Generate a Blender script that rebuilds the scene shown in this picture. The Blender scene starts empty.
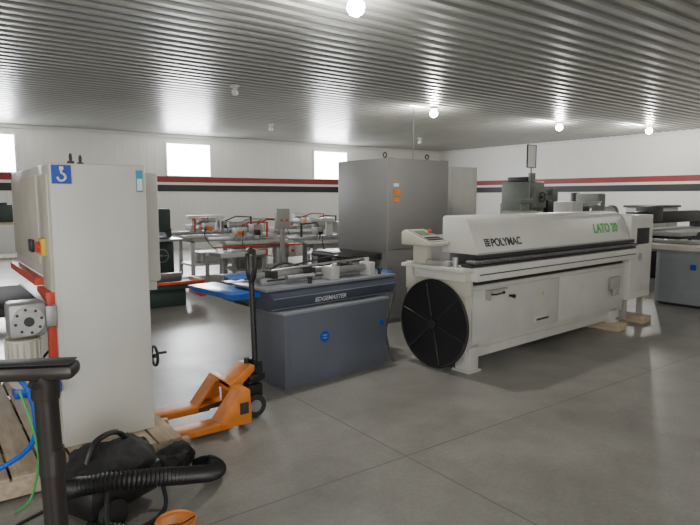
import bpy, bmesh, math, random
from mathutils import Vector, Matrix, noise
C = bpy.context.scene.collection
PI = math.pi
random.seed(4)

# ------------------------------------------------------------ materials
def nodes_of(name):
    m = bpy.data.materials.new(name); m.use_nodes = True
    nt = m.node_tree
    return m, nt, nt.nodes['Principled BSDF']

def mat(name, col, rough=0.5, metal=0.0, var=0.12, scale=6.0, bump=0.0, spec=0.5):
    m, nt, b = nodes_of(name)
    b.inputs['Roughness'].default_value = rough
    b.inputs['Metallic'].default_value = metal
    b.inputs['Specular IOR Level'].default_value = spec
    tc = nt.nodes.new('ShaderNodeTexCoord')
    n = nt.nodes.new('ShaderNodeTexNoise'); n.inputs['Scale'].default_value = scale; n.inputs['Detail'].default_value = 6
    nt.links.new(tc.outputs['Object'], n.inputs['Vector'])
    r = nt.nodes.new('ShaderNodeValToRGB')
    r.color_ramp.elements[0].position = 0.3; r.color_ramp.elements[1].position = 0.7
    r.color_ramp.elements[0].color = tuple(c*(1-var) for c in col)+(1,)
    r.color_ramp.elements[1].color = tuple(min(1, c*(1+var*0.5)) for c in col)+(1,)
    nt.links.new(n.outputs['Fac'], r.inputs['Fac'])
    nt.links.new(r.outputs['Color'], b.inputs['Base Color'])
    if bump:
        bp = nt.nodes.new('ShaderNodeBump'); bp.inputs['Strength'].default_value = bump; bp.inputs['Distance'].default_value = 0.01
        nt.links.new(n.outputs['Fac'], bp.inputs['Height']); nt.links.new(bp.outputs['Normal'], b.inputs['Normal'])
    return m

def emit(name, col, s):
    m, nt, b = nodes_of(name)
    b.inputs['Base Color'].default_value = col+(1,)
    b.inputs['Emission Color'].default_value = col+(1,)
    b.inputs['Emission Strength'].default_value = s
    return m

WHITE = mat('machine_white', (0.62,0.61,0.57), 0.42, var=0.06, scale=3)
WHITE2 = mat('panel_white', (0.54,0.535,0.505), 0.45, var=0.08, scale=4)
CREAM = mat('cream_paint', (0.56,0.53,0.45), 0.45, var=0.08)
GREY = mat('grey_paint', (0.215,0.21,0.205), 0.5, var=0.06, scale=2)
GREYL = mat('light_grey_paint', (0.33,0.325,0.31), 0.5, var=0.08)
GREYB = mat('blue_grey_paint', (0.27,0.29,0.31), 0.5, var=0.08)
SLATE = mat('slate_blue_paint', (0.115,0.128,0.158), 0.42, var=0.1, scale=3)
SLATED = mat('slate_dark_band', (0.055,0.065,0.095), 0.42, var=0.1, scale=3)
SLATEL = mat('slate_light', (0.22,0.235,0.27), 0.4, var=0.1)
BLACK = mat('black_plastic', (0.012,0.012,0.013), 0.4, var=0.2)
BLACKW = mat('dark_brown_black_plastic', (0.022,0.019,0.017), 0.35, var=0.2)
CLOTH = mat('black_nylon', (0.020,0.020,0.021), 0.75, var=0.4, scale=30, bump=.4)
RUBBER = mat('black_rubber', (0.02,0.02,0.02), 0.65, var=0.3)
ROLL = mat('dark_grey_roller', (0.12,0.12,0.118), 0.5, var=0.2)
DARK = mat('dark_steel', (0.05,0.05,0.05), 0.45, 0.4, var=0.2)
SHADEWIN = mat('painted_gap_shade_and_dark_window', (0.03,0.03,0.03), 0.8, var=0.1)  # near-black: painted shade for the rail gap, also the dark box window
STEEL = mat('brushed_steel', (0.50,0.50,0.51), 0.32, 0.9, var=0.15, scale=20)
ALU = mat('cast_aluminium', (0.46,0.46,0.46), 0.45, 0.6, var=0.2, scale=15)
ORANGE = mat('orange_paint', (0.68,0.21,0.03), 0.45, var=0.3, scale=8)
RED = mat('red_paint', (0.60,0.06,0.03), 0.45, var=0.12)
BLUE = mat('blue_plastic', (0.01,0.07,0.42), 0.35, var=0.15)
BLUEF = mat('bright_blue_film', (0.02,0.12,0.50), 0.3, var=0.25, bump=.3)
BLUEH = mat('blue_hose', (0.0,0.10,0.62), 0.3, var=0.05)
CYAN = mat('cyan_sticker', (0.03,0.33,0.50), 0.4, var=0.05)
GREENM = mat('machine_green', (0.030,0.050,0.040), 0.5, var=0.15)
GREENG = mat('grey_green_paint', (0.15,0.17,0.14), 0.5, var=0.12)
GREENT = mat('green_lettering', (0.01,0.42,0.05), 0.5, var=0.02)
GREENC = mat('green_cable', (0.05,0.42,0.10), 0.4, var=0.02)
YELLOW = mat('yellow_paint', (0.70,0.50,0.05), 0.5, var=0.1)
PAPER = mat('white_print', (0.75,0.75,0.73), 0.6, var=0.02)
PRINT = mat('pale_lettering', (0.60,0.62,0.66), 0.6, var=0.02)
WOODTAN = mat('tan_tabletop', (0.46,0.44,0.38), 0.5, var=0.1)
CABLEG = mat('grey_cable', (0.08,0.08,0.085), 0.5, var=0.05)
SCREEN = mat('lcd_screen', (0.16,0.24,0.14), 0.25, var=0.05)
TIRE = mat('polyurethane_wheel', (0.03,0.03,0.03), 0.5, var=0.1)

def wood():
    m, nt, b = nodes_of('pallet_wood')
    tc = nt.nodes.new('ShaderNodeTexCoord'); mp = nt.nodes.new('ShaderNodeMapping')
    mp.inputs['Scale'].default_value = (14,2,14)
    n = nt.nodes.new('ShaderNodeTexNoise'); n.inputs['Scale'].default_value = 2; n.inputs['Detail'].default_value = 8
    r = nt.nodes.new('ShaderNodeValToRGB')
    r.color_ramp.elements[0].position = .3; r.color_ramp.elements[0].color = (0.36,0.28,0.19,1)
    r.color_ramp.elements[1].position = .7; r.color_ramp.elements[1].color = (0.54,0.45,0.33,1)
    nt.links.new(tc.outputs['Object'], mp.inputs['Vector']); nt.links.new(mp.outputs['Vector'], n.inputs['Vector'])
    nt.links.new(n.outputs['Fac'], r.inputs['Fac']); nt.links.new(r.outputs['Color'], b.inputs['Base Color'])
    b.inputs['Roughness'].default_value = .75
    return m
WOOD = wood()

def concrete():
    m, nt, b = nodes_of('concrete_floor')
    L = nt.links.new; N = nt.nodes.new
    tc = N('ShaderNodeTexCoord')
    n1 = N('ShaderNodeTexNoise'); n1.inputs['Scale'].default_value = 0.7; n1.inputs['Detail'].default_value = 10; n1.inputs['Roughness'].default_value=.7
    n2 = N('ShaderNodeTexNoise'); n2.inputs['Scale'].default_value = 40; n2.inputs['Detail'].default_value = 5
    n3 = N('ShaderNodeTexNoise'); n3.inputs['Scale'].default_value = 2.6; n3.inputs['Detail'].default_value = 9; n3.inputs['Distortion'].default_value=.3
    for q in (n1,n2,n3): L(tc.outputs['Object'], q.inputs['Vector'])
    r = N('ShaderNodeValToRGB')
    r.color_ramp.elements[0].position = .32; r.color_ramp.elements[0].color = (0.225,0.216,0.197,1)
    r.color_ramp.elements[1].position = .68; r.color_ramp.elements[1].color = (0.37,0.358,0.33,1)
    L(n1.outputs['Fac'], r.inputs['Fac'])
    r2 = N('ShaderNodeValToRGB'); r2.color_ramp.elements[0].position=.35; r2.color_ramp.elements[0].color=(.88,.88,.88,1); r2.color_ramp.elements[1].position=.65; r2.color_ramp.elements[1].color=(1.0,1.0,1.0,1)
    L(n2.outputs['Fac'], r2.inputs['Fac'])
    r3 = N('ShaderNodeValToRGB'); r3.color_ramp.elements[0].position=.30; r3.color_ramp.elements[0].color=(.68,.67,.65,1); r3.color_ramp.elements[1].position=.56; r3.color_ramp.elements[1].color=(1.0,1.0,1.0,1)
    L(n3.outputs['Fac'], r3.inputs['Fac'])
    mx = N('ShaderNodeMix'); mx.data_type='RGBA'; mx.blend_type='MULTIPLY'; mx.inputs['Factor'].default_value=1
    L(r.outputs['Color'], mx.inputs['A']); L(r2.outputs['Color'], mx.inputs['B'])
    mx3 = N('ShaderNodeMix'); mx3.data_type='RGBA'; mx3.blend_type='MULTIPLY'; mx3.inputs['Factor'].default_value=.6
    L(mx.outputs['Result'], mx3.inputs['A']); L(r3.outputs['Color'], mx3.inputs['B'])
    sp = N('ShaderNodeSeparateXYZ'); L(tc.outputs['Object'], sp.inputs['Vector'])
    def joint(sock, off, per):
        def mt(op, a, v=None):
            k = N('ShaderNodeMath'); k.operation = op; L(a, k.inputs[0])
            if v is not None: k.inputs[1].default_value = v
            return k.outputs[0]
        a = mt('SUBTRACT', sock, off); a = mt('DIVIDE', a, per); a = mt('ADD', a, 0.5); a = mt('FRACT', a)
        a = mt('SUBTRACT', a, .5); a = mt('ABSOLUTE', a); a = mt('MULTIPLY', a, per)
        return mt('LESS_THAN', a, 0.005)
    j1 = joint(sp.outputs['X'], 5.4, 3.05); j2 = joint(sp.outputs['Y'], 2.6, 3.05)
    mm = N('ShaderNodeMath'); mm.operation='MAXIMUM'; L(j1, mm.inputs[0]); L(j2, mm.inputs[1])
    m2 = N('ShaderNodeMix'); m2.data_type='RGBA'; L(mm.outputs[0], m2.inputs['Factor'])
    L(mx3.outputs['Result'], m2.inputs['A']); m2.inputs['B'].default_value=(0.14,0.134,0.125,1)
    L(m2.outputs['Result'], b.inputs['Base Color'])
    rr = N('ShaderNodeMapRange'); rr.inputs['From Min'].default_value=.3; rr.inputs['From Max'].default_value=.7; rr.inputs['To Min'].default_value=.28; rr.inputs['To Max'].default_value=.46
    L(n1.outputs['Fac'], rr.inputs['Value']); L(rr.outputs['Result'], b.inputs['Roughness'])
    bp = N('ShaderNodeBump'); bp.inputs['Strength'].default_value=.06; bp.inputs['Distance'].default_value=.01
    L(n2.outputs['Fac'], bp.inputs['Height']); L(bp.outputs['Normal'], b.inputs['Normal'])
    return m

def wallmat():
    m, nt, b = nodes_of('white_steel_wall')
    L = nt.links.new; N = nt.nodes.new
    tc = N('ShaderNodeTexCoord'); sp = N('ShaderNodeSeparateXYZ'); L(tc.outputs['Object'], sp.inputs['Vector'])
    ad = N('ShaderNodeMath'); L(sp.outputs['X'], ad.inputs[0]); L(sp.outputs['Y'], ad.inputs[1])
    mu = N('ShaderNodeMath'); mu.operation='MULTIPLY'; mu.inputs[1].default_value=1/0.2286; L(ad.outputs[0], mu.inputs[0])
    fr = N('ShaderNodeMath'); fr.operation='PINGPONG'; fr.inputs[1].default_value=.5; L(mu.outputs[0], fr.inputs[0])
    rp = N('ShaderNodeMapRange'); rp.inputs['From Min'].default_value=.36; rp.inputs['From Max'].default_value=.46; L(fr.outputs[0], rp.inputs['Value'])
    bp = N('ShaderNodeBump'); bp.inputs['Strength'].default_value=.2; bp.inputs['Distance'].default_value=.02
    L(rp.outputs['Result'], bp.inputs['Height']); L(bp.outputs['Normal'], b.inputs['Normal'])
    n = N('ShaderNodeTexNoise'); n.inputs['Scale'].default_value=.8; L(tc.outputs['Object'], n.inputs['Vector'])
    r = N('ShaderNodeValToRGB'); r.color_ramp.elements[0].color=(.62,.605,.57,1); r.color_ramp.elements[1].color=(.72,.705,.67,1)
    L(n.outputs['Fac'], r.inputs['Fac']); L(r.outputs['Color'], b.inputs['Base Color'])
    b.inputs['Roughness'].default_value=.45
    return m

# ------------------------------------------------------------ geometry builder
def rotto(d):
    return Vector((0,0,1)).rotation_difference(Vector(d).normalized()).to_matrix().to_4x4()

class G:
    def __init__(s): s.bm = bmesh.new()
    def box(s, x0,x1,y0,y1,z0,z1, bev=0.0, M=None):
        r = bmesh.ops.create_cube(s.bm, size=1.0)
        vs = r['verts']
        for v in vs:
            v.co = Vector(((x0+x1)/2+v.co.x*(x1-x0), (y0+y1)/2+v.co.y*(y1-y0), (z0+z1)/2+v.co.z*(z1-z0)))
        if bev:
            es = list({e for v in vs for e in v.link_edges})
            rr = bmesh.ops.bevel(s.bm, geom=es, offset=bev, segments=2, affect='EDGES', profile=.5)
            vs = list({v for f in rr['faces'] for v in f.verts} | {v for v in vs if v.is_valid})
        if M is not None:
            for v in vs: v.co = M @ v.co
        return s
    def cyl(s, p0, p1, r, r2=None, n=20):
        p0=Vector(p0); p1=Vector(p1); d=p1-p0
        M = Matrix.Translation((p0+p1)/2) @ rotto(d)
        bmesh.ops.create_cone(s.bm, cap_ends=True, segments=n, radius1=r, radius2=r if r2 is None else r2, depth=d.length, matrix=M)
        return s
    def sph(s, c, r, sc=(1,1,1), n=16):
        M = Matrix.Translation(c) @ Matrix.Diagonal((sc[0],sc[1],sc[2],1))
        bmesh.ops.create_uvsphere(s.bm, u_segments=n, v_segments=max(6,n//2), radius=r, matrix=M)
        return s
    def poly(s, pts, axis, a0, a1, bev=0):
        def mk(p, a):
            if axis=='x': return Vector((a,p[0],p[1]))
            if axis=='y': return Vector((p[0],a,p[1]))
            return Vector((p[0],p[1],a))
        A=[s.bm.verts.new(mk(p,a0)) for p in pts]; Bv=[s.bm.verts.new(mk(p,a1)) for p in pts]
        n=len(pts); fs=[s.bm.faces.new(A), s.bm.faces.new(Bv[::-1])]
        for i in range(n): fs.append(s.bm.faces.new((A[i],Bv[i],Bv[(i+1)%n],A[(i+1)%n])))
        bmesh.ops.recalc_face_normals(s.bm, faces=fs)
        if bev:
            es=list({e for f in fs for e in f.edges})
            bmesh.ops.bevel(s.bm, geom=es, offset=bev, segments=2, affect='EDGES', profile=.5)
        return s
    def rrect(s, x0,x1,y0,y1,z0,z1,r):
        pts=[]
        for cx,cy,a0 in ((x1-r,y1-r,0),(x0+r,y1-r,90),(x0+r,y0+r,180),(x1-r,y0+r,270)):
            for k in range(7):
                a=math.radians(a0+k*15); pts.append((cx+r*math.cos(a),cy+r*math.sin(a)))
        return s.poly(pts,'z',z0,z1)
    def tube(s, pts, r, n=8, sub=6, rf=None):
        P=[Vector(p) for p in pts]; Q=[]
        if sub>1 and len(P)>2:
            for i in range(len(P)-1):
                a=P[max(i-1,0)];b=P[i];c=P[i+1];d=P[min(i+2,len(P)-1)]
                for k in range(sub):
                    t=k/sub
                    Q.append(.5*((2*b)+(c-a)*t+(2*a-5*b+4*c-d)*t*t+(3*b-a-3*c+d)*t**3))
            Q.append(P[-1])
        else: Q=P
        T=[(Q[min(i+1,len(Q)-1)]-Q[max(i-1,0)]).normalized() for i in range(len(Q))]
        u=T[0].orthogonal().normalized(); rings=[]
        for i,q in enumerate(Q):
            u=(u-T[i]*u.dot(T[i])).normalized(); w=T[i].cross(u)
            rad=r if rf is None else rf(i)
            rings.append([s.bm.verts.new(q+(u*math.cos(2*PI*k/n)+w*math.sin(2*PI*k/n))*rad) for k in range(n)])
        for a,b in zip(rings,rings[1:]):
            for k in range(n): s.bm.faces.new((a[k],a[(k+1)%n],b[(k+1)%n],b[k]))
        s.bm.faces.new(rings[0][::-1]); s.bm.faces.new(rings[-1])
        return s
    def tor(s, c, axis, R, r, n=32, m=8):
        c=Vector(c); Rm=rotto(axis).to_3x3(); rings=[]
        for i in range(n):
            a=2*PI*i/n
            rings.append([s.bm.verts.new(c+Rm@Vector(((R+r*math.cos(2*PI*k/m))*math.cos(a),(R+r*math.cos(2*PI*k/m))*math.sin(a),r*math.sin(2*PI*k/m)))) for k in range(m)])
        for i in range(n):
            a=rings[i];b=rings[(i+1)%n]
            for k in range(m): s.bm.faces.new((a[k],b[k],b[(k+1)%m],a[(k+1)%m]))
        return s
    def grid(s, x0,x1,y0,y1,z,n=24):
        V=[[s.bm.verts.new((x0+(x1-x0)*i/n,y0+(y1-y0)*j/n,z)) for j in range(n+1)] for i in range(n+1)]
        for i in range(n):
            for j in range(n): s.bm.faces.new((V[i][j],V[i+1][j],V[i+1][j+1],V[i][j+1]))
        return s
    def lump(s, amp, sc, floor=True):
        for v in s.bm.verts:
            v.co += noise.noise_vector(v.co*sc)*amp + noise.noise_vector(v.co*sc*2.7)*amp*.45
            if floor: v.co.z=max(v.co.z,.002)
        return s

def finish(name, g, m):
    me = bpy.data.meshes.new(name)
    bmesh.ops.recalc_face_normals(g.bm, faces=g.bm.faces[:])
    g.bm.to_mesh(me); g.bm.free()
    me.materials.append(m)
    for p in me.polygons: p.use_smooth=True
    me.set_sharp_from_angle(angle=math.radians(35))
    o = bpy.data.objects.new(name, me); C.objects.link(o)
    return o

def thing(name, label, cat, loc, rz=0, group=None):
    e = bpy.data.objects.new(name, None); e.empty_display_size=.2
    C.objects.link(e); e.location=loc; e.rotation_euler=(0,0,math.radians(rz))
    e['label']=label; e['category']=cat
    if group: e['group']=group
    return e

def part(parent, name, g, m, label=None):
    o = finish(name, g, m); o.parent=parent
    if label: o['label']=label
    return o

def solo(name, label, cat, g, m, loc=(0,0,0), rz=0, group=None):
    o=finish(name,g,m); o['label']=label; o['category']=cat
    o.location=loc; o.rotation_euler=(0,0,math.radians(rz))
    if group: o['group']=group
    return o

def struct(name, g, m):
    o=finish(name,g,m); o['kind']='structure'; return o

def text(parent, name, s, size, loc, rot, m, shear=0.0, bold=0.0, align='LEFT', label=None, sx=1.0):
    cu = bpy.data.curves.new(name,'FONT'); cu.body=s; cu.size=size; cu.extrude=0.001; cu.shear=shear; cu.offset=bold; cu.align_x=align
    t = bpy.data.objects.new(name, cu); C.objects.link(t)
    bpy.context.view_layer.update()
    me = bpy.data.meshes.new_from_object(t.evaluated_get(bpy.context.evaluated_depsgraph_get()))
    bpy.data.objects.remove(t)
    me.materials.clear(); me.materials.append(m)
    o = bpy.data.objects.new(name, me); C.objects.link(o)
    o.parent=parent; o.location=loc; o.rotation_euler=tuple(math.radians(a) for a in rot); o.scale=(sx,1,1)
    if label: o['label']=label
    return o

# ------------------------------------------------------------ room shell
H=3.5; XW=17.6; YW=17.6; X0=-5.0; Y0=-5.0
struct('floor', G().box(X0,XW,Y0,YW,-.2,0), concrete())
WALL=wallmat()
struct('wall_back', G().box(X0,XW+.2,YW,YW+.2,0,H), WALL)
struct('wall_right', G().box(XW,XW+.2,Y0,YW,0,H), WALL)
struct('wall_left', G().box(X0-.2,X0,Y0,YW,0,H), WALL)
struct('wall_front', G().box(X0-.2,XW+.2,Y0-.2,Y0,0,H), WALL)
def ceiling():
    g=G(); bm=g.bm
    prof=[]; y=Y0; p=.2286; d=.028
    while y<YW:
        prof += [(y,H),(y+.10,H),(y+.120,H-d),(y+.2086,H-d)]
        y+=p
    prof.append((YW+.05,H))
    a=[bm.verts.new((X0,yy,zz)) for yy,zz in prof]; b=[bm.verts.new((XW,yy,zz)) for yy,zz in prof]
    for i in range(len(prof)-1): bm.faces.new((a[i],a[i+1],b[i+1],b[i]))
    m, nt, bs = nodes_of('corrugated_ceiling_steel')
    bs.inputs['Metallic'].default_value=.45; bs.inputs['Roughness'].default_value=.34
    tc=nt.nodes.new('ShaderNodeTexCoord'); n=nt.nodes.new('ShaderNodeTexNoise'); n.inputs['Scale'].default_value=1.2; n.inputs['Detail'].default_value=5
    r=nt.nodes.new('ShaderNodeValToRGB'); r.color_ramp.elements[0].color=(.31,.315,.295,1); r.color_ramp.elements[1].color=(.42,.425,.40,1)
    nt.links.new(tc.outputs['Object'],n.inputs['Vector']); nt.links.new(n.outputs['Fac'],r.inputs['Fac']); nt.links.new(r.outputs['Color'],bs.inputs['Base Color'])
    o=struct('ceiling', g, m)
    for q in o.data.polygons: q.use_smooth=False
ceiling()
STR=mat('wall_stripe_red',(.22,.012,.014),.5); STB=mat('wall_stripe_black',(.010,.011,.011),.5)
struct('trim_1', G().box(X0,XW-.02,YW-.012,YW,2.05,2.22), STR)
struct('trim_2', G().box(X0,XW-.02,YW-.012,YW,1.77,1.97), STB)
struct('trim_3', G().box(XW-.012,XW,Y0,YW-.02,2.05,2.22), STR)
struct('trim_4', G().box(XW-.012,XW,Y0,YW-.02,1.77,1.97), STB)
struct('trim_5', G().box(X0,XW,YW-.05,YW,H-.12,H-.03), WHITE)
struct('trim_6', G().box(XW-.05,XW,Y0,YW-.05,H-.12,H-.03), WHITE)
WIN=emit('daylit_glass',(0.93,0.97,1.0),18.0)
FR=mat('window_frame_white',(.85,.85,.85),.5)
k=1
for (a,b) in ((.75,2.15),(6.15,7.5),(11.4,12.8)):
    struct('window_%d'%k, G().box(a,b,YW-.02,YW,2.25,3.2), WIN); k+=1
    g=G(); g.box(a-.05,b+.05,YW-.035,YW,3.2,3.25).box(a-.05,b+.05,YW-.035,YW,2.23,2.25).box(a-.05,a,YW-.035,YW,2.25,3.2).box(b,b+.05,YW-.035,YW,2.25,3.2)
    struct('trim_%d'%(5+k), g, FR)
struct('window_%d'%k, G().box(-3.5,1.0,Y0,Y0+.01,.1,3.0), emit('open_door_daylight',(1.0,0.98,.96),2.0)); k+=1
struct('window_%d'%k, G().box(X0,X0+.01,-2,2,1.0,3.0), emit('side_window_daylight',(1.0,.98,.96),2.0)); k+=1

def area(name, loc, rot, sx, sy, w, col):
    l=bpy.data.lights.new(name,'AREA'); l.shape='RECTANGLE'; l.size=sx; l.size_y=sy; l.energy=w; l.color=col
    o=bpy.data.objects.new(name,l); C.objects.link(o); o.location=loc; o.rotation_euler=tuple(math.radians(a) for a in rot); return o
area('door_daylight',(-1.2,Y0+.06,1.6),(90,0,0),4.4,2.8,160,(1.0,.985,.96))
area('side_window_light',(X0+.06,0,2.0),(90,0,-90),4,2,75,(1.0,.985,.96))
for a in (1.45,6.8,12.1):
    area('window_daylight',(a,YW-.08,2.7),(-90,0,0),1.3,.9,240,(.96,.98,1.0))

BULB=emit('lit_bulb',(1.0,.97,.90),120.0)
BULB0=mat('unlit_bulb',(.75,.75,.72),.25)
def lamp(x,y,lit,w=75):
    e=thing('ceiling_lamp', 'white screw-in bulb in a porcelain holder, '+('lit' if lit else 'unlit')+', on the metal ceiling','ceiling lamp',(x,y,H-.029),0,'bare bulbs on the ceiling')
    part(e,'lamp_base', G().cyl((0,0,0),(0,0,-.03),.075).cyl((0,0,-.03),(0,0,-.05),.04), WHITE2)
    part(e,'bulb', G().cyl((0,0,-.05),(0,0,-.07),.025,.04).sph((0,0,-.125),.085 if lit else .06,(1,1,.95)), BULB if lit else BULB0)
    if lit:
        l=bpy.data.lights.new('bulb_light','POINT'); l.energy=w; l.color=(1,.97,.91); l.shadow_soft_size=.07
        o=bpy.data.objects.new('bulb_light',l); C.objects.link(o); o.parent=e; o.location=(0,0,-.285)
for x,y,l,w in ((3.40,4.52,1,105),(8.9,9.1,1,125),(13.2,9.0,1,125),(15.8,8.05,1,70),(4.45,9.3,0,0),(7.5,13.6,0,0),(-.9,.2,1,50),(8.6,-.4,1,80),(13.1,3.0,1,80),(13.1,14.0,0,0)):
    lamp(x,y,l,w)

# ------------------------------------------------------------ pallet under white sander
def pallet(name,label,x0,x1,y0,y1,zt,stringers,bw=.14,gap=.012):
    e=thing(name,label,'pallet',(x0,y0,0))
    W=x1-x0; D=y1-y0
    for s in stringers:
        part(e,'stringer',G().box(0,W,s-y0,s-y0+.045,.018,zt-.02,.003),WOOD)
    x=0
    while x+bw<=W+.001:
        part(e,'deck_board',G().box(x,x+bw,0,D,zt-.02,zt,.003),WOOD); x+=bw+gap
    for x in (0,W/2-.05,W-.1):
        part(e,'bottom_board',G().box(x,x+.1,0,D,0,.018,.002),WOOD)
pallet('pallet','pale wooden shipping pallet under the white sander',-.15,1.28,3.42,5.32,.13,(3.42,3.80,4.25,4.75,5.275),.14,.015)

# ------------------------------------------------------------ white wide belt sander
S=thing('wide_belt_sander','tall white wide-belt sander standing on a wooden pallet','woodworking machine',(.606,3.65,.13))
part(S,'body',G().box(0,.535,0,.36,0,1.66,.012).box(.0,.535,.36,1.55,0,.80,.01).box(.0,.535,.36,1.55,.98,1.655,.012).box(.2,.535,.36,1.5,.78,1.0), WHITE)
part(S,'upper_hood',G().box(.535,.715,.32,1.5,.90,1.63,.015).box(.535,.69,.34,1.4,.84,.90), WHITE2)
part(S,'side_frame',G().box(-.012,0,.03,.30,.92,1.60,.004).box(-.012,0,.40,1.5,1.05,1.6,.004), CREAM)
part(S,'belt_guard',G().poly([(.02,.93),(.34,.93),(.34,.90),(.05,.87),(.05,.45),(.02,.45)],'x',-.045,0,.003).box(-.05,0,.36,1.5,.93,.975), RED, 'orange-red edge trim')
part(S,'conveyor_table',G().box(-.40,0,.42,1.45,.74,.80,.01).cyl((-.40,.42,.77),(-.40,1.45,.77),.035), RUBBER)
st=part(S,'hazard_sticker',G().box(.012,.115,-.006,-.002,1.545,1.650),BLUE,'blue square sticker with white lifting hook')
hk=G().tube([(.064,-.008,1.625),(.064,-.008,1.607),(.078,-.008,1.597),(.084,-.008,1.580),(.074,-.008,1.565),(.058,-.008,1.562),(.047,-.008,1.570),(.042,-.008,1.583)],.006,6,5).box(.054,.074,-.012,-.005,1.622,1.642)
part(st,'hook_symbol',hk,PAPER)
part(S,'instruction_label',G().box(.475,.515,-.006,-.002,1.50,1.63),CYAN,'small blue and white notice')
part(S,'paper_notice',G().box(.48,.510,-.009,-.005,1.51,1.58),PAPER)
part(S,'lifting_eye',G().cyl((.22,.25,1.66),(.22,.25,1.68),.02).tor((.22,.25,1.70),(1,0,0),.020,.006,16,6),DARK)
part(S,'lifting_eye',G().cyl((.14,.12,1.66),(.14,.12,1.68),.02).tor((.14,.12,1.70),(1,0,0),.020,.006,16,6),DARK)
part(S,'stop_button',G().box(-.04,-.012,.12,.22,1.13,1.23,.004),YELLOW)
part(S,'push_button',G().cyl((-.06,.17,1.18),(-.035,.17,1.18),.035,.03),RED)
part(S,'switch',G().box(-.035,-.012,.55,.66,1.12,1.2,.004),BLACK)
part(S,'hand_wheel',G().tor((.63,.26,.40),(1,0,0),.065,.010,24,8).cyl((.535,.26,.40),(.64,.26,.40),.014).cyl((.63,.195,.40),(.63,.325,.40),.007).cyl((.64,.20,.43),(.69,.20,.43),.009),BLACK)
part(S,'door_panel',G().box(.03,.505,-.003,0,.06,1.50,.0012),WHITE)
gm=part(S,'gear_motor',G().box(-.245,-.06,-.06,.13,.70,.89,.022).cyl((-.152,-.075,.795),(-.152,-.06,.795),.08).cyl((-.152,-.09,.795),(-.152,-.07,.795),.05).box(-.06,.0,-.02,.09,.74,.86,.006),ALU,'grey cast worm gear reducer')
for i in range(8):
    a=2*PI*i/8+.2; part(gm,'bolt',G().cyl((-.152+.065*math.cos(a),-.082,.795+.065*math.sin(a)),(-.152+.065*math.cos(a),-.07,.795+.065*math.sin(a)),.008,n=8),DARK)
part(gm,'shaft_end',G().cyl((-.152,-.10,.795),(-.152,-.085,.795),.026),DARK)
mo=G().cyl((-.175,.0,.69),(-.175,.0,.46),.085,n=24).cyl((-.175,.0,.46),(-.175,.0,.42),.09,.07,n=24)
for i in range(18):
    a=2*PI*i/18; cx=-.175+.09*math.cos(a); cy=.09*math.sin(a)
    mo.box(cx-.004,cx+.004,cy-.004,cy+.004,.47,.68)
part(gm,'motor',mo,CREAM,'cream finned electric motor')
part(gm,'motor_bracket',G().box(-.24,.0,-.05,.09,.36,.42,.006),BLUE,'blue bracket')
part(S,'cable',G().tube([(-.0,.25,.55),(-.08,.15,.48),(-.10,.0,.30),(-.05,-.03,.12),(-.12,-.05,.012)],.008,6),BLACK)

# ------------------------------------------------------------ pallet jack
J=thing('pallet_jack','orange hand pallet jack with black handle, forks under the pallet','pallet jack',(1.9,3.83,0))
for s in (-1,1):
    y=s*.2
    part(J,'fork',G().poly([(-1.25,.052),(-1.22,.08),(-.34,.085),(-.26,.085),(-.26,.04),(-1.2,.04)],'y',y-.075,y+.075,.004),ORANGE)
    part(J,'fork_roller',G().cyl((-1.05,y-.04,.025),(-1.05,y+.04,.025),.024).cyl((-1.05,y-.04,.025),(-1.05,y+.04,.025),.01),TIRE)
ch=G(); ox=-.07
for s in (-1,1):
    y=s*.2
    y0,y1=(y-.072,y-.06) if s<0 else (y+.06,y+.072)
    ch.poly([(-.29+ox,.085),(-.13+ox,.28),(-.06+ox,.28),(-.05+ox,.09),(-.22+ox,.05)],'y',y0,y1,.004)
    ch.poly([(-.29+ox,.082),(-.27+ox,.090),(-.11+ox,.282),(-.13+ox,.28)],'y',y-.07,y+.07)
ch.box(-.13+ox,-.06+ox,-.27,.27,.22,.285,.006).box(-.09+ox,-.06+ox,-.15,.15,.08,.24,.006).box(-.36,-.05+ox,-.27,-.15,.045,.088,.004).box(-.36,-.05+ox,.15,.27,.045,.088,.004)
ch.poly([(-.20,.285),(-.04,.39),(.0,.39),(.0,.35),(-.12,.25),(-.20,.25)],'y',-.09,.09,.005)
part(J,'chassis',ch,ORANGE)
part(J,'warning_label',G().box(-.21,-.145,-.276,-.272,.12,.20),DARK)
part(J,'linkage_rod',G().cyl((-.35,-.12,.06),(-.05,-.08,.12),.014,n=10),DARK)
part(J,'linkage_rod',G().cyl((-.35,.12,.06),(-.05,.08,.12),.014,n=10),DARK)
part(J,'hydraulic_pump',G().cyl((0,0,.16),(0,0,.36),.05).cyl((-.02,.0,.36),(-.02,0,.43),.02).box(-.12,.07,-.08,.08,.14,.24,.012).cyl((.04,.06,.2),(.04,.06,.34),.028),BLACK)
part(J,'axle_bracket',G().box(-.03,.03,-.05,.05,.07,.15,.006),BLACK)
for s in (-1,1):
    part(J,'steer_wheel',G().cyl((0,s*.04,.085),(0,s*.095,.085),.085,n=28),TIRE)
    part(J,'wheel_hub',G().cyl((0,s*.09,.085),(0,s*.10,.085),.045,n=20),STEEL)
part(J,'handle_yoke',G().box(-.03,.10,-.06,.06,.26,.31,.006).cyl((.05,-.06,.34),(.05,.06,.34),.03).box(.02,.08,-.05,-.035,.25,.40).box(.02,.08,.035,.05,.25,.40),BLACK)
part(J,'handle_pole',G().tube([(.05,0,.30),(.045,0,.5),(.03,0,1.0)],.021,10,2),BLACK)
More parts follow.
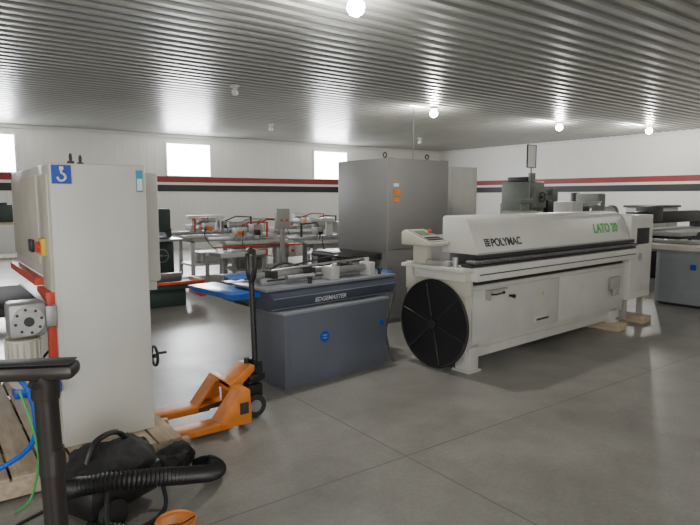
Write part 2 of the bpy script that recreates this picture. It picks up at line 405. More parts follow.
part(J,'hand_grip',G().tube([(.03,0,.98),(.03,-.045,1.03),(.03,-.06,1.11),(.03,-.05,1.20),(.03,0,1.225),(.03,.05,1.20),(.03,.06,1.11),(.03,.045,1.03),(.03,0,.98)],.016,8,5).box(.01,.05,-.05,.05,1.19,1.225,.01),BLACK)
part(J,'release_lever',G().tube([(.03,0,1.02),(.05,0,1.10),(.04,0,1.17)],.008,6,4),DARK)

# ------------------------------------------------------------ slate-blue edge machine
E=thing('edge_sanding_machine','slate blue tabletop edge machine on a sheet steel cabinet','woodworking machine',(2.36,4.10,0),6)
part(E,'base_cabinet',G().box(0,1.20,.0,.46,.03,.64,.008).box(.02,1.18,.02,.44,0,.04), SLATE)
part(E,'cabinet_top',G().box(-.02,1.22,-.02,.48,.635,.655,.004),SLATEL)
part(E,'front_panel',G().box(.05,1.15,-.004,0,.07,.58,.0015),SLATE)
up=G().poly([(.12,.655),(.08,.765),(.12,.825),(.66,.825),(.68,.77),(.68,.655)],'x',-.06,1.42,.008)
part(E,'upper_housing',up,SLATED)
part(E,'worktable',G().box(-.10,1.44,.11,.62,.825,.848,.004),SLATEL)
part(E,'trim_line',G().box(-.05,1.41,.105,.114,.668,.674),SLATEL)
part(E,'trim_line',G().box(-.05,1.41,.074,.082,.762,.768),SLATEL)
text(E,'lettering','EDGEMASTER',.060,(.40,.101,.692),(110,0,0),PRINT,bold=.0008)
em=part(E,'emblem',G().cyl((.42,-.010,.40),(.42,-.004,.40),.050,n=32),BLUE,'round blue emblem with pale bars')
for z in (.388,.412): part(em,'emblem_bar',G().box(.40,.44,-.0125,-.009,z-.002,z+.002),PRINT)
part(E,'emblem',G().cyl((1.12,-.010,.42),(1.12,-.004,.42),.026,n=24),BLUE,'small round blue emblem')
part(E,'fence_rail',G().box(.0,1.35,.32,.36,.848,.905,.004),ALU)
part(E,'fence_rail',G().box(.0,1.35,.42,.45,.848,.945,.003),STEEL)
part(E,'rail_scale',G().box(.05,1.32,.30,.32,.88,.892,.002),DARK)
for x in (.10,.52,.98,1.30):
    part(E,'rail_clamp',G().box(x,x+.045,.29,.47,.90,.965,.004).cyl((x+.022,.34,.965),(x+.022,.34,.99),.012),DARK)
part(E,'feed_roller',G().cyl((.76,.25,.925),(1.14,.25,.925),.034),STEEL)
part(E,'feed_roller',G().cyl((.20,.24,.905),(.50,.24,.905),.022),STEEL)
part(E,'feed_unit',G().box(.66,.76,.18,.33,.848,.965,.008).cyl((.71,.2,.96),(.71,.2,1.0),.025),WHITE2)
part(E,'feed_unit',G().box(1.14,1.22,.18,.33,.848,.975,.008).cyl((1.18,.26,.97),(1.18,.26,1.01),.025),WHITE2)
part(E,'router_head',G().cyl((1.02,.52,.848),(1.02,.52,1.0),.045).cyl((1.02,.52,1.0),(1.02,.52,1.03),.025),DARK)
part(E,'motor',G().cyl((.28,.53,.91),(.55,.53,.91),.055).box(.36,.48,.49,.57,.95,.98,.005),GREYL)
part(E,'clamp_bar',G().tube([(.10,.32,.97),(.60,.30,.99),(1.28,.34,1.0)],.011,6,1),STEEL)
part(E,'clamp_bar',G().tube([(.30,.45,.97),(.85,.44,1.03),(1.25,.40,.99)],.010,6,1),BLACK)
part(E,'knob',G().cyl((.40,.17,.848),(.40,.17,.89),.018).cyl((.40,.17,.89),(.40,.17,.905),.026),BLACK)
part(E,'knob',G().cyl((1.30,.20,.848),(1.30,.20,.89),.018).cyl((1.30,.20,.89),(1.30,.20,.905),.026),BLACK)
part(E,'hose_loop',G().tube([(.15,.5,.85),(.2,.48,.95),(.35,.50,1.0),(.5,.48,.97),(.6,.45,.92)],.012,6),BLACK)
part(E,'side_table',G().box(-.34,-.06,.24,1.0,.80,.815,.003).box(-.32,-.06,.26,.98,.765,.80),BLUEF,'bright blue extension leaf')
part(E,'table_brace',G().tube([(-.30,.45,.765),(-.06,.45,.67)],.012,6,1),DARK)
bf=G().grid(.0,1.45,.66,1.02,.86,26).lump(.025,4,False)
part(E,'blue_cover',bf,BLUEF,'wrinkled bright blue protective film')
part(E,'rear_table',G().box(.0,1.42,.68,.98,.80,.82,.003),SLATEL)
part(E,'side_table',G().box(1.42,1.54,.24,.90,.83,.85,.003),BLUEF,'bright blue extension leaf')
part(E,'power_cable',G().tube([(1.40,.25,.74),(1.40,.10,.68),(1.30,.06,.5),(1.27,.08,.30),(1.30,.06,.1),(1.30,.0,.012)],.012,6),CABLEG)
for x in (.06,1.14):
    for y in (.05,.41):
        part(E,'foot',G().cyl((x,y,0),(x,y,.03),.03),BLACK)

# ------------------------------------------------------------ tall grey sander
T=thing('wide_belt_sander','tall grey steel wide-belt sander cabinet behind the blue machine','woodworking machine',(4.69,5.58,0),0)
part(T,'body',G().box(0,1.06,0,1.06,.06,2.08,.012).box(.03,1.03,.03,1.03,0,.07),GREY)
part(T,'door',G().box(.02,1.04,-.010,0,.95,2.05,.004),GREY)
part(T,'side_panel',G().box(-.008,0,.03,1.03,.92,2.05,.003),GREY)
part(T,'side_table',G().box(-.45,0,.10,.98,.82,.90,.01).cyl((-.45,.1,.86),(-.45,.98,.86),.04),DARK)
part(T,'warning_sticker',G().box(.08,.20,-.014,-.010,1.62,1.70),ORANGE)
part(T,'warning_sticker',G().box(.10,.18,-.014,-.010,1.54,1.59),ORANGE)
part(T,'rating_plate',G().box(.09,.17,-.014,-.010,1.73,1.77),PAPER)
part(T,'lifting_eye',G().cyl((.12,.2,2.08),(.12,.2,2.10),.02).tor((.12,.2,2.13),(1,0,0),.03,.009,16,6),BLACK)
part(T,'lifting_eye',G().cyl((.85,.2,2.08),(.85,.2,2.10),.02).tor((.85,.2,2.13),(1,0,0),.03,.009,16,6),BLACK)
part(T,'exhaust_duct',G().cyl((.5,.6,2.06),(.5,.6,2.13),.08),GREY)

W2=thing('electrical_cabinet','tall pale cabinet machine standing behind the grey sander','woodworking machine',(6.85,6.6,0))
part(W2,'body',G().box(0,.62,0,.7,.05,2.08,.012).box(.03,.59,.03,.67,0,.06),WHITE2)
part(W2,'door',G().box(.03,.59,-.014,0,.4,2.02,.004),WHITE2)
part(W2,'door_handle',G().box(.52,.55,-.04,-.014,1.1,1.25,.005),BLACK)
part(W2,'lifting_eye',G().cyl((.2,.3,2.08),(.2,.3,2.10),.02).tor((.2,.3,2.13),(1,0,0),.03,.009,16,6),BLACK)

# ------------------------------------------------------------ edgebander
P=thing('edgebander','long white edgebander with green and black lettering on hood','woodworking machine',(3.92,3.48,0),4)
part(P,'body',G().box(.0,3.05,.06,.78,.22,.80,.010), WHITE2)
part(P,'shadow_gap',G().box(.02,3.03,.08,.74,.79,.86),SHADEWIN)  # dark block, paints the shade of the recess below the table rail
part(P,'front_cover',G().box(.06,1.52,.045,.06,.28,.76,.004),WHITE2)
part(P,'front_cover',G().box(1.53,2.99,.045,.06,.28,.76,.004),WHITE2)
part(P,'base_channel',G().box(.02,3.03,.09,.74,.12,.24,.004),WHITE2)
part(P,'table_rail',G().box(-.04,3.08,-.07,.20,.86,.985,.008),WHITE)
part(P,'rail_slot',G().box(.0,3.05,-.073,-.068,.915,.925),DARK)
part(P,'end_panel',G().box(-.05,-.0,.0,.78,.72,.985,.006).box(-.03,0,.05,.78,.22,.72,.004),CREAM)
part(P,'rear_body',G().box(.15,3.0,.40,.78,.86,1.22,.015).box(.8,1.2,.42,.75,1.22,1.34,.01),GREYL)
part(P,'feed_track',G().box(-.10,3.08,-.055,.06,.99,1.006).box(.0,3.08,-.03,.06,1.055,1.09),DARK)
for i in range(76):
    x=-.06+i*.0415
    part(P,'pressure_roller',G().cyl((x,-.072,1.031),(x,.03,1.031),.0165,n=12),ROLL)
hood=G().poly([(-.02,1.09),(.10,1.36),(.13,1.40),(.18,1.425),(.38,1.43),(.40,1.41),(.40,1.09)],'x',.04,3.0,.006)
part(P,'hood',hood,WHITE)
part(P,'hood_edge',G().box(.035,3.005,-.028,-.015,1.080,1.105,.003),GREYL)
def on(z): return -.02+.12*(z-1.09)/.27-.0035
text(P,'lettering','POLYMAC',.106,(.27,on(1.155),1.155),(66,0,0),BLACK,bold=.003,sx=.98,label='bold black maker lettering')
for i in range(2):
    for j in range(2):
        x=.180+i*.040; z=1.157+j*.036; y=on(z)
        Ml=Matrix.Translation((x,y,z))@Matrix.Rotation(math.radians(-24),4,'X')
        part(P,'logo_block',G().box(0,.034,-.001,.002,0,.034,.0,M=Ml),BLACK,'black block of the square maker logo')
        part(P,'logo_cutout',G().box(.011,.023,-.002,.0,.011,.023,.0,M=Ml),PAPER)
text(P,'model_lettering','LATO 20',.155,(2.19,on(1.20),1.20),(66,0,0),GREENT,shear=.3,bold=.0045,sx=.95,label='green slanted lettering')
cs=part(P,'control_console',G().poly([(.30,1.16),(.30,1.19),(.62,1.30),(.66,1.28),(.66,1.16)],'x',-.24,.03,.010),CREAM)
sl=math.atan2(.11,.32)
M=Matrix.Translation((0,.30,1.19))@Matrix.Rotation(sl,4,'X')
part(cs,'key_panel',G().box(-.22,.01,.02,.31,-.002,.006,M=M),GREYL)
part(cs,'screen',G().box(-.18,-.06,.17,.27,.006,.010,M=M),SCREEN)
for i in range(6):
    for j in range(2):
        part(cs,'key',G().box(-.20+i*.034,-.177+i*.034,.05+j*.045,.075+j*.045,.006,.011,M=M),DARK)
part(cs,'stop_button',G().cyl(M@Vector((-.02,.22,.006)),M@Vector((-.02,.22,.035)),.020),RED)
part(P,'console_post',G().box(-.12,-.04,.45,.62,.985,1.17,.005),CREAM)
part(P,'infeed_table',G().box(-.20,-.0,-.04,.70,.95,.985,.006).box(-.12,.0,.0,.60,.86,.95,.004),WHITE)
part(P,'infeed_guide',G().cyl((-.13,.10,.985),(-.13,.10,1.07),.022).box(-.17,-.05,.16,.40,.985,1.03,.005),ALU)
part(P,'tape_reel',G().cyl((-.10,.38,.43),(-.085,.38,.43),.405,n=56).tor((-.0925,.38,.43),(1,0,0),.405,.012,56,8),BLACK,'large round black coil plate')
for i in range(6):
    a=2*PI*i/6+.3; c_,s_=math.cos(a),math.sin(a)
    part(P,'reel_spoke',G().cyl((-.103,.38+.07*c_,.43+.07*s_),(-.101,.38+.385*c_,.43+.385*s_),.005,n=6),DARK)
part(P,'reel_hub',G().cyl((-.12,.38,.43),(0,.38,.43),.045).cyl((-.13,.38,.43),(-.12,.38,.43),.025),RUBBER)
part(P,'adjust_lever',G().tube([(.32,.05,.70),(.32,-.02,.71),(.42,-.03,.72)],.008,6,3).sph((.42,-.03,.72),.015),BLACK)
part(P,'bracket',G().box(.24,.56,.02,.045,.735,.750).box(.24,.255,-.01,.045,.66,.750),GREYL)
part(P,'adjust_knob',G().cyl((.62,.05,.66),(.62,-.0,.66),.012).cyl((.62,-.015,.66),(.62,-.0,.66),.020),BLACK)
part(P,'access_cover',G().box(1.05,1.35,.035,.045,.33,.39,.003),WHITE2)
part(P,'access_cover_slot',G().box(1.09,1.31,.031,.037,.35,.37),DARK)
part(P,'sticker',G().box(1.20,1.23,.041,.045,.60,.64),YELLOW,'small yellow warning sticker')
part(P,'air_unit',G().box(2.62,2.82,-.01,.045,.52,.66,.01).cyl((2.68,.0,.44),(2.68,.0,.52),.022).cyl((2.76,.0,.44),(2.76,.0,.52),.022),GREYL)
for x in (.04,2.75):
    z0=.0 if x<1 else .09
    part(P,'leg',G().box(x,x+.14,.06,.22,z0+.015,.26,.006).box(x-.02,x+.16,.04,.24,z0,z0+.02,.003),WHITE2)
    part(P,'leg',G().box(x,x+.14,.58,.74,z0+.015,.26,.006).box(x-.02,x+.16,.56,.76,z0,z0+.02,.003),WHITE2)
part(P,'dust_outlet',G().cyl((1.6,.6,1.2),(1.6,.6,1.40),.07),GREYL)
part(P,'dust_outlet',G().cyl((2.5,.6,1.2),(2.5,.6,1.40),.06),GREYL)
part(P,'electrical_box',G().box(3.04,3.66,.0,.62,.34,1.38,.012),WHITE)
part(P,'box_door',G().box(3.08,3.62,-.012,0,.42,1.34,.004),WHITE2)
part(P,'box_window',G().box(3.18,3.52,-.018,-.012,1.02,1.22,.003),SHADEWIN)
part(P,'box_emblem',G().cyl((3.30,-.018,.86),(3.30,-.012,.86),.05,n=24),GREYL)
for x in (3.08,3.54):
    for y in (.05,.5):
        part(P,'box_leg',G().box(x,x+.06,y,y+.06,.09,.35),GREYL)
for i,(x,y) in enumerate(((2.70,-.05),(3.38,-.05))):
    a=math.radians(4); wx=3.92+x*math.cos(a)-y*math.sin(a); wy=3.48+x*math.sin(a)+y*math.cos(a)
    solo('timber_skid','rough wooden skid under the white edgebander','timber',G().box(0,.25,0,.95,0,.088,.005),WOOD,(wx,wy,0),4,'timbers under the edgebander')

# ------------------------------------------------------------ background machines near the back wall
def bench(name,label,x,y,w,d,tz,leg,top,heads,rz=0,arm=True,seed=0,bar=None):
    rnd=random.Random(seed*7+int(x*10))
    e=thing(name,label,'woodworking machine',(x,y,0),rz)
    for lx in (0,w-.07):
        for ly in (0,d-.07):
            part(e,'leg',G().box(lx,lx+.07,ly,ly+.07,0,tz-.1,.004),leg)
    part(e,'frame',G().box(0,w,0,.06,tz-.14,tz-.05).box(0,w,d-.06,d,tz-.14,tz-.05).box(.01,.06,.07,d-.07,tz-.14,tz-.05).box(w-.06,w-.01,.07,d-.07,tz-.14,tz-.05),leg)
    part(e,'lower_shelf',G().box(.01,w-.01,.02,d-.02,.22,.26),leg)
    part(e,'motor_box',G().box(w*.15,w*.6,.1,d-.1,.26,.26+tz*(.25+.2*rnd.random()),.01),(GREYL,GREENG,DARK)[seed%3])
    part(e,'tabletop',G().box(-.15,w+.15,-.08,d+.05,tz-.05,tz,.006),top)
    part(e,'fence',G().box(-.35,w+.35,d*.55,d*.55+.05,tz,tz+.07,.004),STEEL)
    for i,hx in enumerate(heads):
        ww=.11+.12*rnd.random(); hh=.10+.13*rnd.random(); z0=tz+.05+.08*rnd.random()
        kind=(i+seed)%3
        g=G().box(hx,hx+ww,d*.15,d*.6,z0,z0+hh,.01).cyl((hx+.03,d*.3,tz),(hx+.03,d*.3,z0+.02),.018).cyl((hx+ww-.03,d*.3,tz),(hx+ww-.03,d*.3,z0+.02),.018)
        if kind==0: g.cyl((hx+ww/2,-.12,z0+hh*.5),(hx+ww/2,d*.15,z0+hh*.5),.05)
        if kind==1: g.cyl((hx-.12,d*.3,z0+hh+.04),(hx+ww+.05,d*.3,z0+hh+.04),.055)
        h=part(e,'boring_head',g,(WHITE2,ALU,GREYL)[kind])
        part(h,'clamp_knob',G().cyl((hx+ww/2,-.16,z0+hh*.5),(hx+ww/2,-.12,z0+hh*.5),.032) if kind==0 else G().box(hx,hx+ww*.6,.02,d*.15,z0,z0+hh*.5,.006),(RED,ORANGE,BLACK)[(i+seed)%3])
        sgn=-1 if rnd.random()<.4 else 1
        part(h,'pneumatic_arm',G().tube([(hx+ww*.5,d*.3,z0+hh),(hx+ww*.5+sgn*.12,-.05,z0+hh+.10),(hx+ww*.5+sgn*.42,-.12,z0+hh+.08)],.013,6,1).cyl((hx+ww*.5+sgn*.42,-.12,tz+.08),(hx+ww*.5+sgn*.42,-.12,z0+hh+.10),.02),(STEEL,RED,DARK)[(i+seed)%3])
    if bar: part(e,'rail',G().box(-.4,w+.25,-.13,-.09,tz-.10,tz-.07,.004),bar)
    if arm:
        part(e,'column',G().box(w*.5,w*.5+.12,d-.1,d+.04,tz,tz+.36,.008),WHITE2)
        part(e,'overarm',G().box(w*.1,w*.5+.12,d-.2,d-.02,tz+.30,tz+.38,.01),WHITE2)
        part(e,'motor',G().cyl((w*.15,d-.2,tz+.24),(w*.4,d-.2,tz+.24),.08),GREYL)
    part(e,'control_box',G().box(w-.02,w+.12,-.10,.06,tz-.32,tz-.10,.006),CREAM)
    part(e,'control_button',G().cyl((w+.05,-.12,tz-.2),(w+.05,-.10,tz-.2),.03),RED)
    part(e,'air_line',G().tube([(w*.2,.02,tz+.2),(w*.15,-.1,tz-.05),(w*.35,-.05,tz-.35),(w*.6,.02,tz-.2)],.008,5),BLACK)
    return e
bench('boring_machine','pale multi-spindle boring bench with steel fence and red knobs',4.35,11.2,1.7,.75,.84,WHITE2,WHITE2,(.05,.35,.75,1.05,1.4),0,True,0)
bench('boring_machine','grey boring bench with red clamp rail and motors',4.65,9.95,1.1,.65,.78,GREYL,WHITE2,(.1,.45,.85),-8,False,1,RED)
bench('radial_arm_saw','pale overarm saw on a steel leg frame with fence',5.55,8.6,.9,.65,.84,GREYL,WHITE2,(.1,.5),-14,True,2)
bench('boring_machine','long pale boring bench with steel fence by the wall',6.6,11.7,1.4,.7,.84,GREYL,WHITE2,(.2,.7,1.1),5,False,0)
cc=thing('control_pedestal','slim pedestal carrying a grey control box','control box',(5.1,8.9,0))
part(cc,'pedestal',G().box(-.03,.03,-.03,.03,.02,1.15).box(-.12,.12,-.12,.12,0,.02),GREYL)
part(cc,'control_box',G().box(-.12,.12,-.06,.06,1.05,1.40,.01),GREYL)
part(cc,'push_button',G().cyl((-.05,-.075,1.2),(-.05,-.06,1.2),.02),RED)
part(cc,'push_button',G().cyl((.05,-.075,1.2),(.05,-.06,1.2),.02),RED)
bp_=thing('roller_stand','low pale roller stand with red end caps','roller stand',(3.95,8.9,0),12)
for x in (.0,.9):
    part(bp_,'leg',G().box(x,x+.05,0,.05,0,.6).box(x,x+.05,.4,.45,0,.6).box(x,x+.05,.0,.45,.55,.62),GREYL)
part(bp_,'side_rail',G().box(0,.95,0,.04,.60,.68,.004),WHITE2); part(bp_,'side_rail',G().box(0,.95,.41,.45,.60,.68,.004),WHITE2)
for i in range(6): part(bp_,'roller',G().cyl((.08+.155*i,.04,.66),(.08+.155*i,.41,.66),.03,n=12),STEEL)
part(bp_,'end_cap',G().box(.95,1.0,0,.45,.58,.69,.006),RED)

Gm=thing('thickness_planer','dark green cast iron planer beside the boring benches','woodworking machine',(3.40,11.0,0))
part(Gm,'base',G().box(0,.52,0,.7,0,.75,.015),GREENM)
part(Gm,'head',G().box(.02,.50,.05,.65,.95,1.38,.03).box(0,.1,.1,.6,.7,1.0).box(.42,.52,.1,.6,.7,1.0),GREENM)
part(Gm,'table',G().box(-.05,.57,-.35,1.0,.78,.83,.005),STEEL)
part(Gm,'hand_wheel',G().tor((.26,-.08,.5),(0,1,0),.12,.012,24,6).cyl((.26,-.09,.5),(.26,0,.5),.02).cyl((.14,-.08,.5),(.38,-.08,.5),.008),STEEL)
part(Gm,'switch_box',G().box(.1,.25,-.04,.05,1.1,1.25,.005),BLACK)
Jn=thing('jointer','low long dark green jointer bed with red-orange guards','woodworking machine',(2.30,8.3,0))
part(Jn,'base',G().box(.15,.85,.08,.4,0,.26,.01),GREENM)
part(Jn,'bed',G().box(-.2,1.05,.0,.48,.26,.34,.008),GREENM)
part(Jn,'end_guard',G().box(1.05,1.12,-.02,.5,.12,.38,.01),RED)
part(Jn,'guard_bar',G().box(-.2,1.05,-.04,-.01,.34,.38,.004),RED)
part(Jn,'fence',G().box(-.1,.9,.38,.41,.34,.46,.004),STEEL)
part(Jn,'motor',G().cyl((.1,.55,.15),(.4,.55,.15),.12),DARK)
Lf=thing('shelf_stand','brown stand loaded with dark machine parts','shelf',(.55,8.6,0))
for x in (0,.9):
    for y in (0,.5): part(Lf,'post',G().box(x,x+.05,y,y+.05,0,1.3),DARK)
for z in (.3,.8,1.25): part(Lf,'shelf',G().box(-.01,.96,-.01,.56,z,z+.03),WOOD)
solo('parts_crate','dark green crate on top of the brown stand','crate',G().box(0,.35,0,.4,0,.22,.01).box(.05,.3,.05,.35,.22,.25,.01),GREENM,(.65,8.68,1.282))
solo('motor_unit','red electric motor on top of the brown stand','motor',G().cyl((0,0,.11),(.25,0,.11),.1).box(.02,.2,-.09,.09,0,.03),RED,(1.12,8.88,1.282))

# ------------------------------------------------------------ machines behind edgebander
Q=thing('spindle_shaper','boxy olive-green shaper head on a cast base','woodworking machine',(8.25,6.05,0))
part(Q,'base',G().box(.05,.85,.05,.75,0,.80,.02),GREENG)
part(Q,'table',G().box(-.1,1.0,-.05,.85,.80,.87,.006),STEEL)
part(Q,'column',G().box(.05,.32,.45,.75,.87,1.5,.02),GREENG)
part(Q,'head',G().box(.02,.42,.10,.70,1.35,1.86,.02).box(.06,.38,.03,.12,1.42,1.76,.01),GREENG)
part(Q,'head_cap',G().box(.05,.26,.2,.6,1.86,1.94,.015),DARK)
part(Q,'motor',G().cyl((.12,.15,1.86),(.12,.15,2.0),.06),GREENG)
part(Q,'side_arm',G().cyl((.42,.33,1.68),(1.0,.33,1.68),.035).box(.85,1.02,.24,.44,1.52,1.76,.012),GREENG)
part(Q,'spindle',G().cyl((.22,.3,1.10),(.22,.3,1.36),.05),STEEL)
part(Q,'hand_wheel',G().tor((.22,.0,1.60),(0,1,0),.08,.010,24,6).cyl((.22,-.01,1.6),(.22,.04,1.6),.02).cyl((.14,0,1.6),(.30,0,1.6),.007),BLACK)
part(Q,'control_box',G().box(.52,.70,.1,.2,1.30,1.55,.008),BLACK)
Sg=thing('sign_stand','black-framed paper sign on a slim upright post','sign stand',(7.70,5.72,0))
part(Sg,'post',G().cyl((0,0,0.02),(0,0,2.05),.010,n=8).cyl((0,0,0),(0,0,.02),.12),BLACK)
part(Sg,'frame',G().box(-.11,-.10,-.01,.01,2.05,2.40).box(.10,.11,-.01,.01,2.05,2.40).box(-.11,.11,-.01,.01,2.05,2.06).box(-.11,.11,-.01,.01,2.39,2.40),BLACK)
part(Sg,'paper',G().box(-.10,.10,-.003,.003,2.06,2.39),PAPER)
Q2=thing('profile_machine','low grey machine with pale head and small motor','woodworking machine',(9.7,6.3,0))
part(Q2,'base',G().box(0,1.6,0,.8,0,.95,.02),GREYL)
part(Q2,'table',G().box(-.1,1.7,-.1,.9,.95,1.0,.005),STEEL)
part(Q2,'head',G().box(.2,.55,.1,.6,1.0,1.52,.02),WHITE2)
part(Q2,'cover',G().box(.75,1.25,.2,.6,1.0,1.28,.02),GREENG)
part(Q2,'motor',G().cyl((.80,.35,1.36),(1.05,.35,1.36),.08),DARK)
part(Q2,'guide_arm',G().cyl((.55,.3,1.45),(1.5,.3,1.50),.02).cyl((1.45,.3,1.0),(1.45,.3,1.5),.02),STEEL)
Q3=thing('moulder','pale machine with a short green arm behind the white edgebander','woodworking machine',(6.9,5.22,0))
part(Q3,'base',G().box(0,.5,0,.5,0,.8,.02),GREYL)
part(Q3,'head',G().box(.05,.42,.05,.45,.8,1.40,.03),GREYL)
part(Q3,'arm',G().cyl((.22,.2,1.40),(.22,.2,1.58),.03).box(.1,.4,.15,.25,1.50,1.58,.01),GREENG)
Q4=thing('tool_grinder','small grey-green grinder on a pedestal','grinder',(8.95,5.2,0))
part(Q4,'pedestal',G().box(-.15,.15,-.12,.12,0,1.2,.02),GREENG)
part(Q4,'motor',G().cyl((-.17,0,1.36),(.17,0,1.36),.09).box(-.1,.1,-.08,.08,1.2,1.3,.01),GREYL)
part(Q4,'wheel_guard',G().cyl((-.22,0,1.36),(-.17,0,1.36),.11),GREENG)
part(Q4,'wheel_guard',G().cyl((.17,0,1.36),(.22,0,1.36),.11),GREENG)
Q5=thing('drill_press','grey-green drill press with motor head and round column','drill press',(12.0,7.3,0))
part(Q5,'base',G().box(-.25,.25,-.3,.3,0,.08,.02),GREENG)
part(Q5,'column',G().cyl((0,.15,.08),(0,.15,1.6),.05),STEEL)
part(Q5,'head',G().box(-.15,.15,-.25,.3,1.35,1.68,.03),GREENG)
part(Q5,'motor',G().cyl((0,.4,1.4),(0,.4,1.7),.1),DARK)
part(Q5,'table',G().box(-.2,.2,-.3,.15,.95,1.0,.01),STEEL)

TS=thing('table_saw','compact table saw with rounded blue-grey base and pale top','table saw',(8.95,3.25,0))
part(TS,'cabinet',G().rrect(.0,1.05,.1,1.15,.04,.80,.16),GREYB)
part(TS,'plinth',G().rrect(.03,1.02,.13,1.12,.0,.05,.14),DARK)
part(TS,'table',G().rrect(-.15,1.35,-.05,1.30,.835,.90,.04),WOODTAN)
part(TS,'table_apron',G().rrect(-.04,1.20,.06,1.20,.79,.835,.05),GREYL)
part(TS,'fence',G().box(.25,.30,-.06,1.31,.90,.96,.005),STEEL)
part(TS,'blade_guard',G().poly([(.40,.98),(.55,1.08),(.75,1.08),(.80,.98)],'x',.53,.59,.01).box(.55,.57,.85,.9,.9,1.0),DARK)
part(TS,'blade_slot',G().box(.55,.57,.35,.75,.898,.902),DARK)
part(TS,'sticker',G().box(-.004,.001,.52,.60,.55,.63),BLUE,'blue square sticker')
part(TS,'sticker',G().box(.45,.56,.095,.101,.55,.64),BLUE,'blue square sticker')
part(TS,'hand_wheel',G().tor((.5,.02,.4),(0,1,0),.09,.011,24,6).cyl((.5,.01,.4),(.5,.1,.4),.02).cyl((.42,.02,.4),(.58,.02,.4),.008),STEEL)
B2=thing('panel_saw','dark long panel saw with black beam over a grey table','panel saw',(11.6,5.2,0))
part(B2,'base',G().box(.1,.6,.1,1.0,0,.85,.02),DARK)
part(B2,'base',G().box(2.0,2.5,.1,1.0,0,.85,.02),DARK)
part(B2,'table',G().box(0,3.0,0,1.2,.85,.93,.008),GREYL)
part(B2,'beam',G().box(0,3.0,.9,1.1,1.05,1.30,.01).box(0,.15,.9,1.1,.93,1.05).box(2.85,3.0,.9,1.1,.93,1.05),BLACK)
part(B2,'carriage',G().box(.5,.85,.75,1.15,1.1,1.42,.01),DARK)
B3=thing('shop_cabinet','pale machine cabinet with shelves near the side wall','cabinet',(14.2,7.0,0))
part(B3,'body',G().box(0,1.2,0,.7,0,1.35,.01),WHITE2)
part(B3,'door',G().box(.03,.58,-.012,0,.1,1.3,.004),WHITE2); part(B3,'door',G().box(.62,1.17,-.012,0,.1,1.3,.004),WHITE2)
part(B3,'top_rail',G().box(-.05,1.25,-.05,.75,1.35,1.40,.005),DARK)
B4=thing('wood_lathe','long dark lathe on two cast legs by the wall','lathe',(15.0,5.0,0))
part(B4,'leg',G().box(0,.3,0,.4,0,.8,.03),GREENG); part(B4,'leg',G().box(1.7,2.0,0,.4,0,.8,.03),GREENG)
part(B4,'bed',G().box(0,2.0,.1,.3,.8,.92,.01),DARK)
part(B4,'headstock',G().box(0,.4,.05,.35,.92,1.3,.03),GREENG)
part(B4,'tailstock',G().box(1.6,1.8,.1,.3,.92,1.18,.02),DARK)

# ------------------------------------------------------------ foreground vacuum things
V=thing('canister_vacuum','bulky black canister vacuum with ribbed hose beside the pallet','vacuum cleaner',(.72,3.06,0),25)
part(V,'body',G().box(-.25,.22,-.17,.17,.05,.23,.06).sph((0,0,.20),.19,(1.2,.85,.5),24),BLACK)
cb=G().sph((.0,0,.24),.20,(1.2,.95,.48),40).lump(.035,9)
part(V,'fabric_cover',cb,CLOTH,'crumpled black nylon cover')
part(V,'carry_handle',G().tube([(-.14,0,.28),(-.08,0,.38),(.05,0,.385),(.14,0,.28)],.015,8),BLACK)
part(V,'wheel',G().cyl((-.14,-.20,.075),(-.14,-.165,.075),.075,n=24),RUBBER)
part(V,'wheel',G().cyl((-.14,.165,.075),(-.14,.20,.075),.075,n=24),RUBBER)
part(V,'caster',G().sph((.15,0,.03),.03),RUBBER)
part(V,'shoulder_strap',G().tube([(-.15,-.16,.21),(-.22,-.26,.05),(-.05,-.32,.02),(.12,-.26,.03),(.18,-.13,.18)],.012,6),CLOTH)
Rv=Matrix.Rotation(math.radians(-25),4,'Z')
def vl(p): return tuple(Rv@(Vector(p)-Vector((.72,3.06,0))))
hp=[(.50,3.00,.18),(.53,2.86,.25),(.68,2.77,.27),(.88,2.77,.23),(1.06,2.84,.16),(1.20,2.92,.10),(1.29,3.02,.06),(1.28,3.13,.055),(1.20,3.12,.055)]
part(V,'suction_hose',G().tube([vl(p) for p in hp],.046,14,20,rf=lambda i:.047 if i%2 else .038),BLACK,'thick ribbed black hose')
hp2=[(.56,2.86,.04),(.70,2.68,.04),(.62,2.5,.04),(.50,2.3,.04),(.40,2.14,.04)]
part(V,'wand_hose',G().tube([vl(p) for p in hp2],.03,12,22,rf=lambda i:.033 if i%2 else .028),BLACK)
bag=G().sph((0,0,.06),.14,(.95,.6,.62),44).lump(.04,11)
solo('tool_bag','crumpled black nylon bag lying beside the canister vacuum','bag',bag,CLOTH,(1.13,3.28,0),10)
Wd=thing('vacuum_wand','black vacuum wand standing upright with its floor nozzle on top','vacuum wand',(.29,2.02,0))
part(Wd,'tube',G().tube([(0.02,0,0.0),(0.01,0,.6),(0,-.005,1.0)],.036,18,2).cyl((0.01,0,.72),(0.01,0,.80),.042,.038),BLACKW)
part(Wd,'neck',G().tube([(0,-.005,.97),(0,-.01,1.02),(-.02,-.01,1.045)],.042,14,4),BLACKW)
Mn=Matrix.Translation((-.05,.02,1.055))@Matrix.Rotation(math.radians(-28),4,'Z')
part(Wd,'floor_nozzle',G().box(-.17,.155,-.05,.05,-.020,.028,.018,M=Mn),BLACKW)
part(Wd,'nozzle_strip',G().box(-.16,.145,-.04,.04,.028,.034,.003,M=Mn),RUBBER)
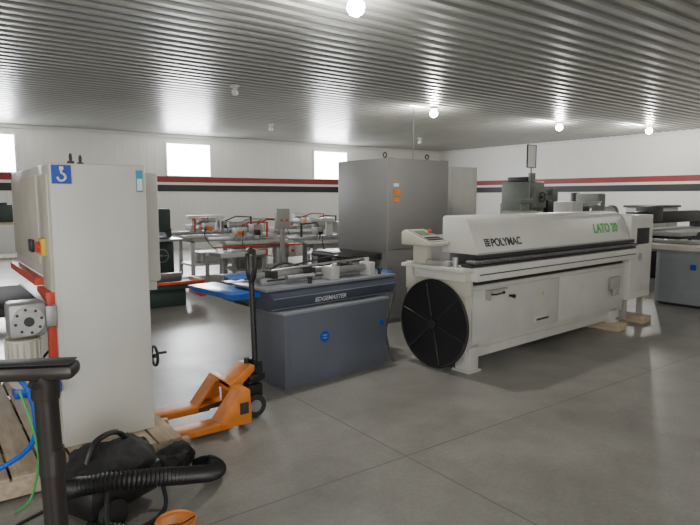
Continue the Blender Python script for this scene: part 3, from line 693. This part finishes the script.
solo('air_hose','bright blue air hose hanging down onto the pallet','hose',G().tube([(.24,3.52,.60),(.20,3.40,.70),(.28,3.33,.74),(.38,3.30,.66),(.42,3.29,.50),(.40,3.30,.34),(.30,3.38,.23),(.16,3.46,.165),(.02,3.52,.15)],.013,8),BLUEH)
solo('green_cable','thin green earth cable looping down to the floor near the pallet','cable',G().tube([(.36,3.32,.62),(.40,3.26,.45),(.42,3.27,.25),(.38,3.30,.05),(.30,3.28,.008)],.006,6),GREENC)
solo('power_cord','black power cord trailing over the floor','cord',G().tube([(.46,2.9,.01),(.30,3.0,.01),(.15,2.85,.01),(.28,2.65,.01),(.40,2.62,.01),(.34,2.4,.01)],.008,6),BLACK)
solo('power_cord','black power cord trailing over the floor','cord',G().tube([(.42,3.2,.01),(.25,3.1,.01),(.20,2.95,.01),(.40,2.85,.01),(.46,2.7,.01),(.25,2.5,.01)],.008,6),BLACK)
Bk=thing('bucket','small orange plastic bucket beside the vacuum hose','bucket',(.88,2.56,0))
part(Bk,'pail',G().cyl((0,0,0),(0,0,.10),.075,.09,n=24).tor((0,0,.10),(0,0,1),.09,.006,28,6),ORANGE)
part(Bk,'handle',G().tube([(-.09,0,.095),(-.06,-.05,.12),(0,-.08,.125),(.06,-.05,.12),(.09,0,.095)],.004,6),DARK)
solo('hanging_cord','thin dark electrical drop cord hanging from the ceiling','cord',G().cyl((0,0,2.1),(0,0,H-.029),.006,n=6).box(-.05,.05,-.03,.03,2.0,2.1,.01),DARK,(8.6,9.4,0))

# ------------------------------------------------------------ world + camera
w=bpy.data.worlds.new('world'); bpy.context.scene.world=w; w.use_nodes=True
w.node_tree.nodes['Background'].inputs[0].default_value=(.6,.7,.85,1); w.node_tree.nodes['Background'].inputs[1].default_value=.4
cam=bpy.data.cameras.new('camera'); co=bpy.data.objects.new('camera',cam); C.objects.link(co)
cam.sensor_width=36; cam.lens=586/700*36; cam.clip_end=100
co.location=(0,0,1.6); co.rotation_euler=(math.radians(90-6.37),0,math.radians(-36.4))
bpy.context.scene.camera=co
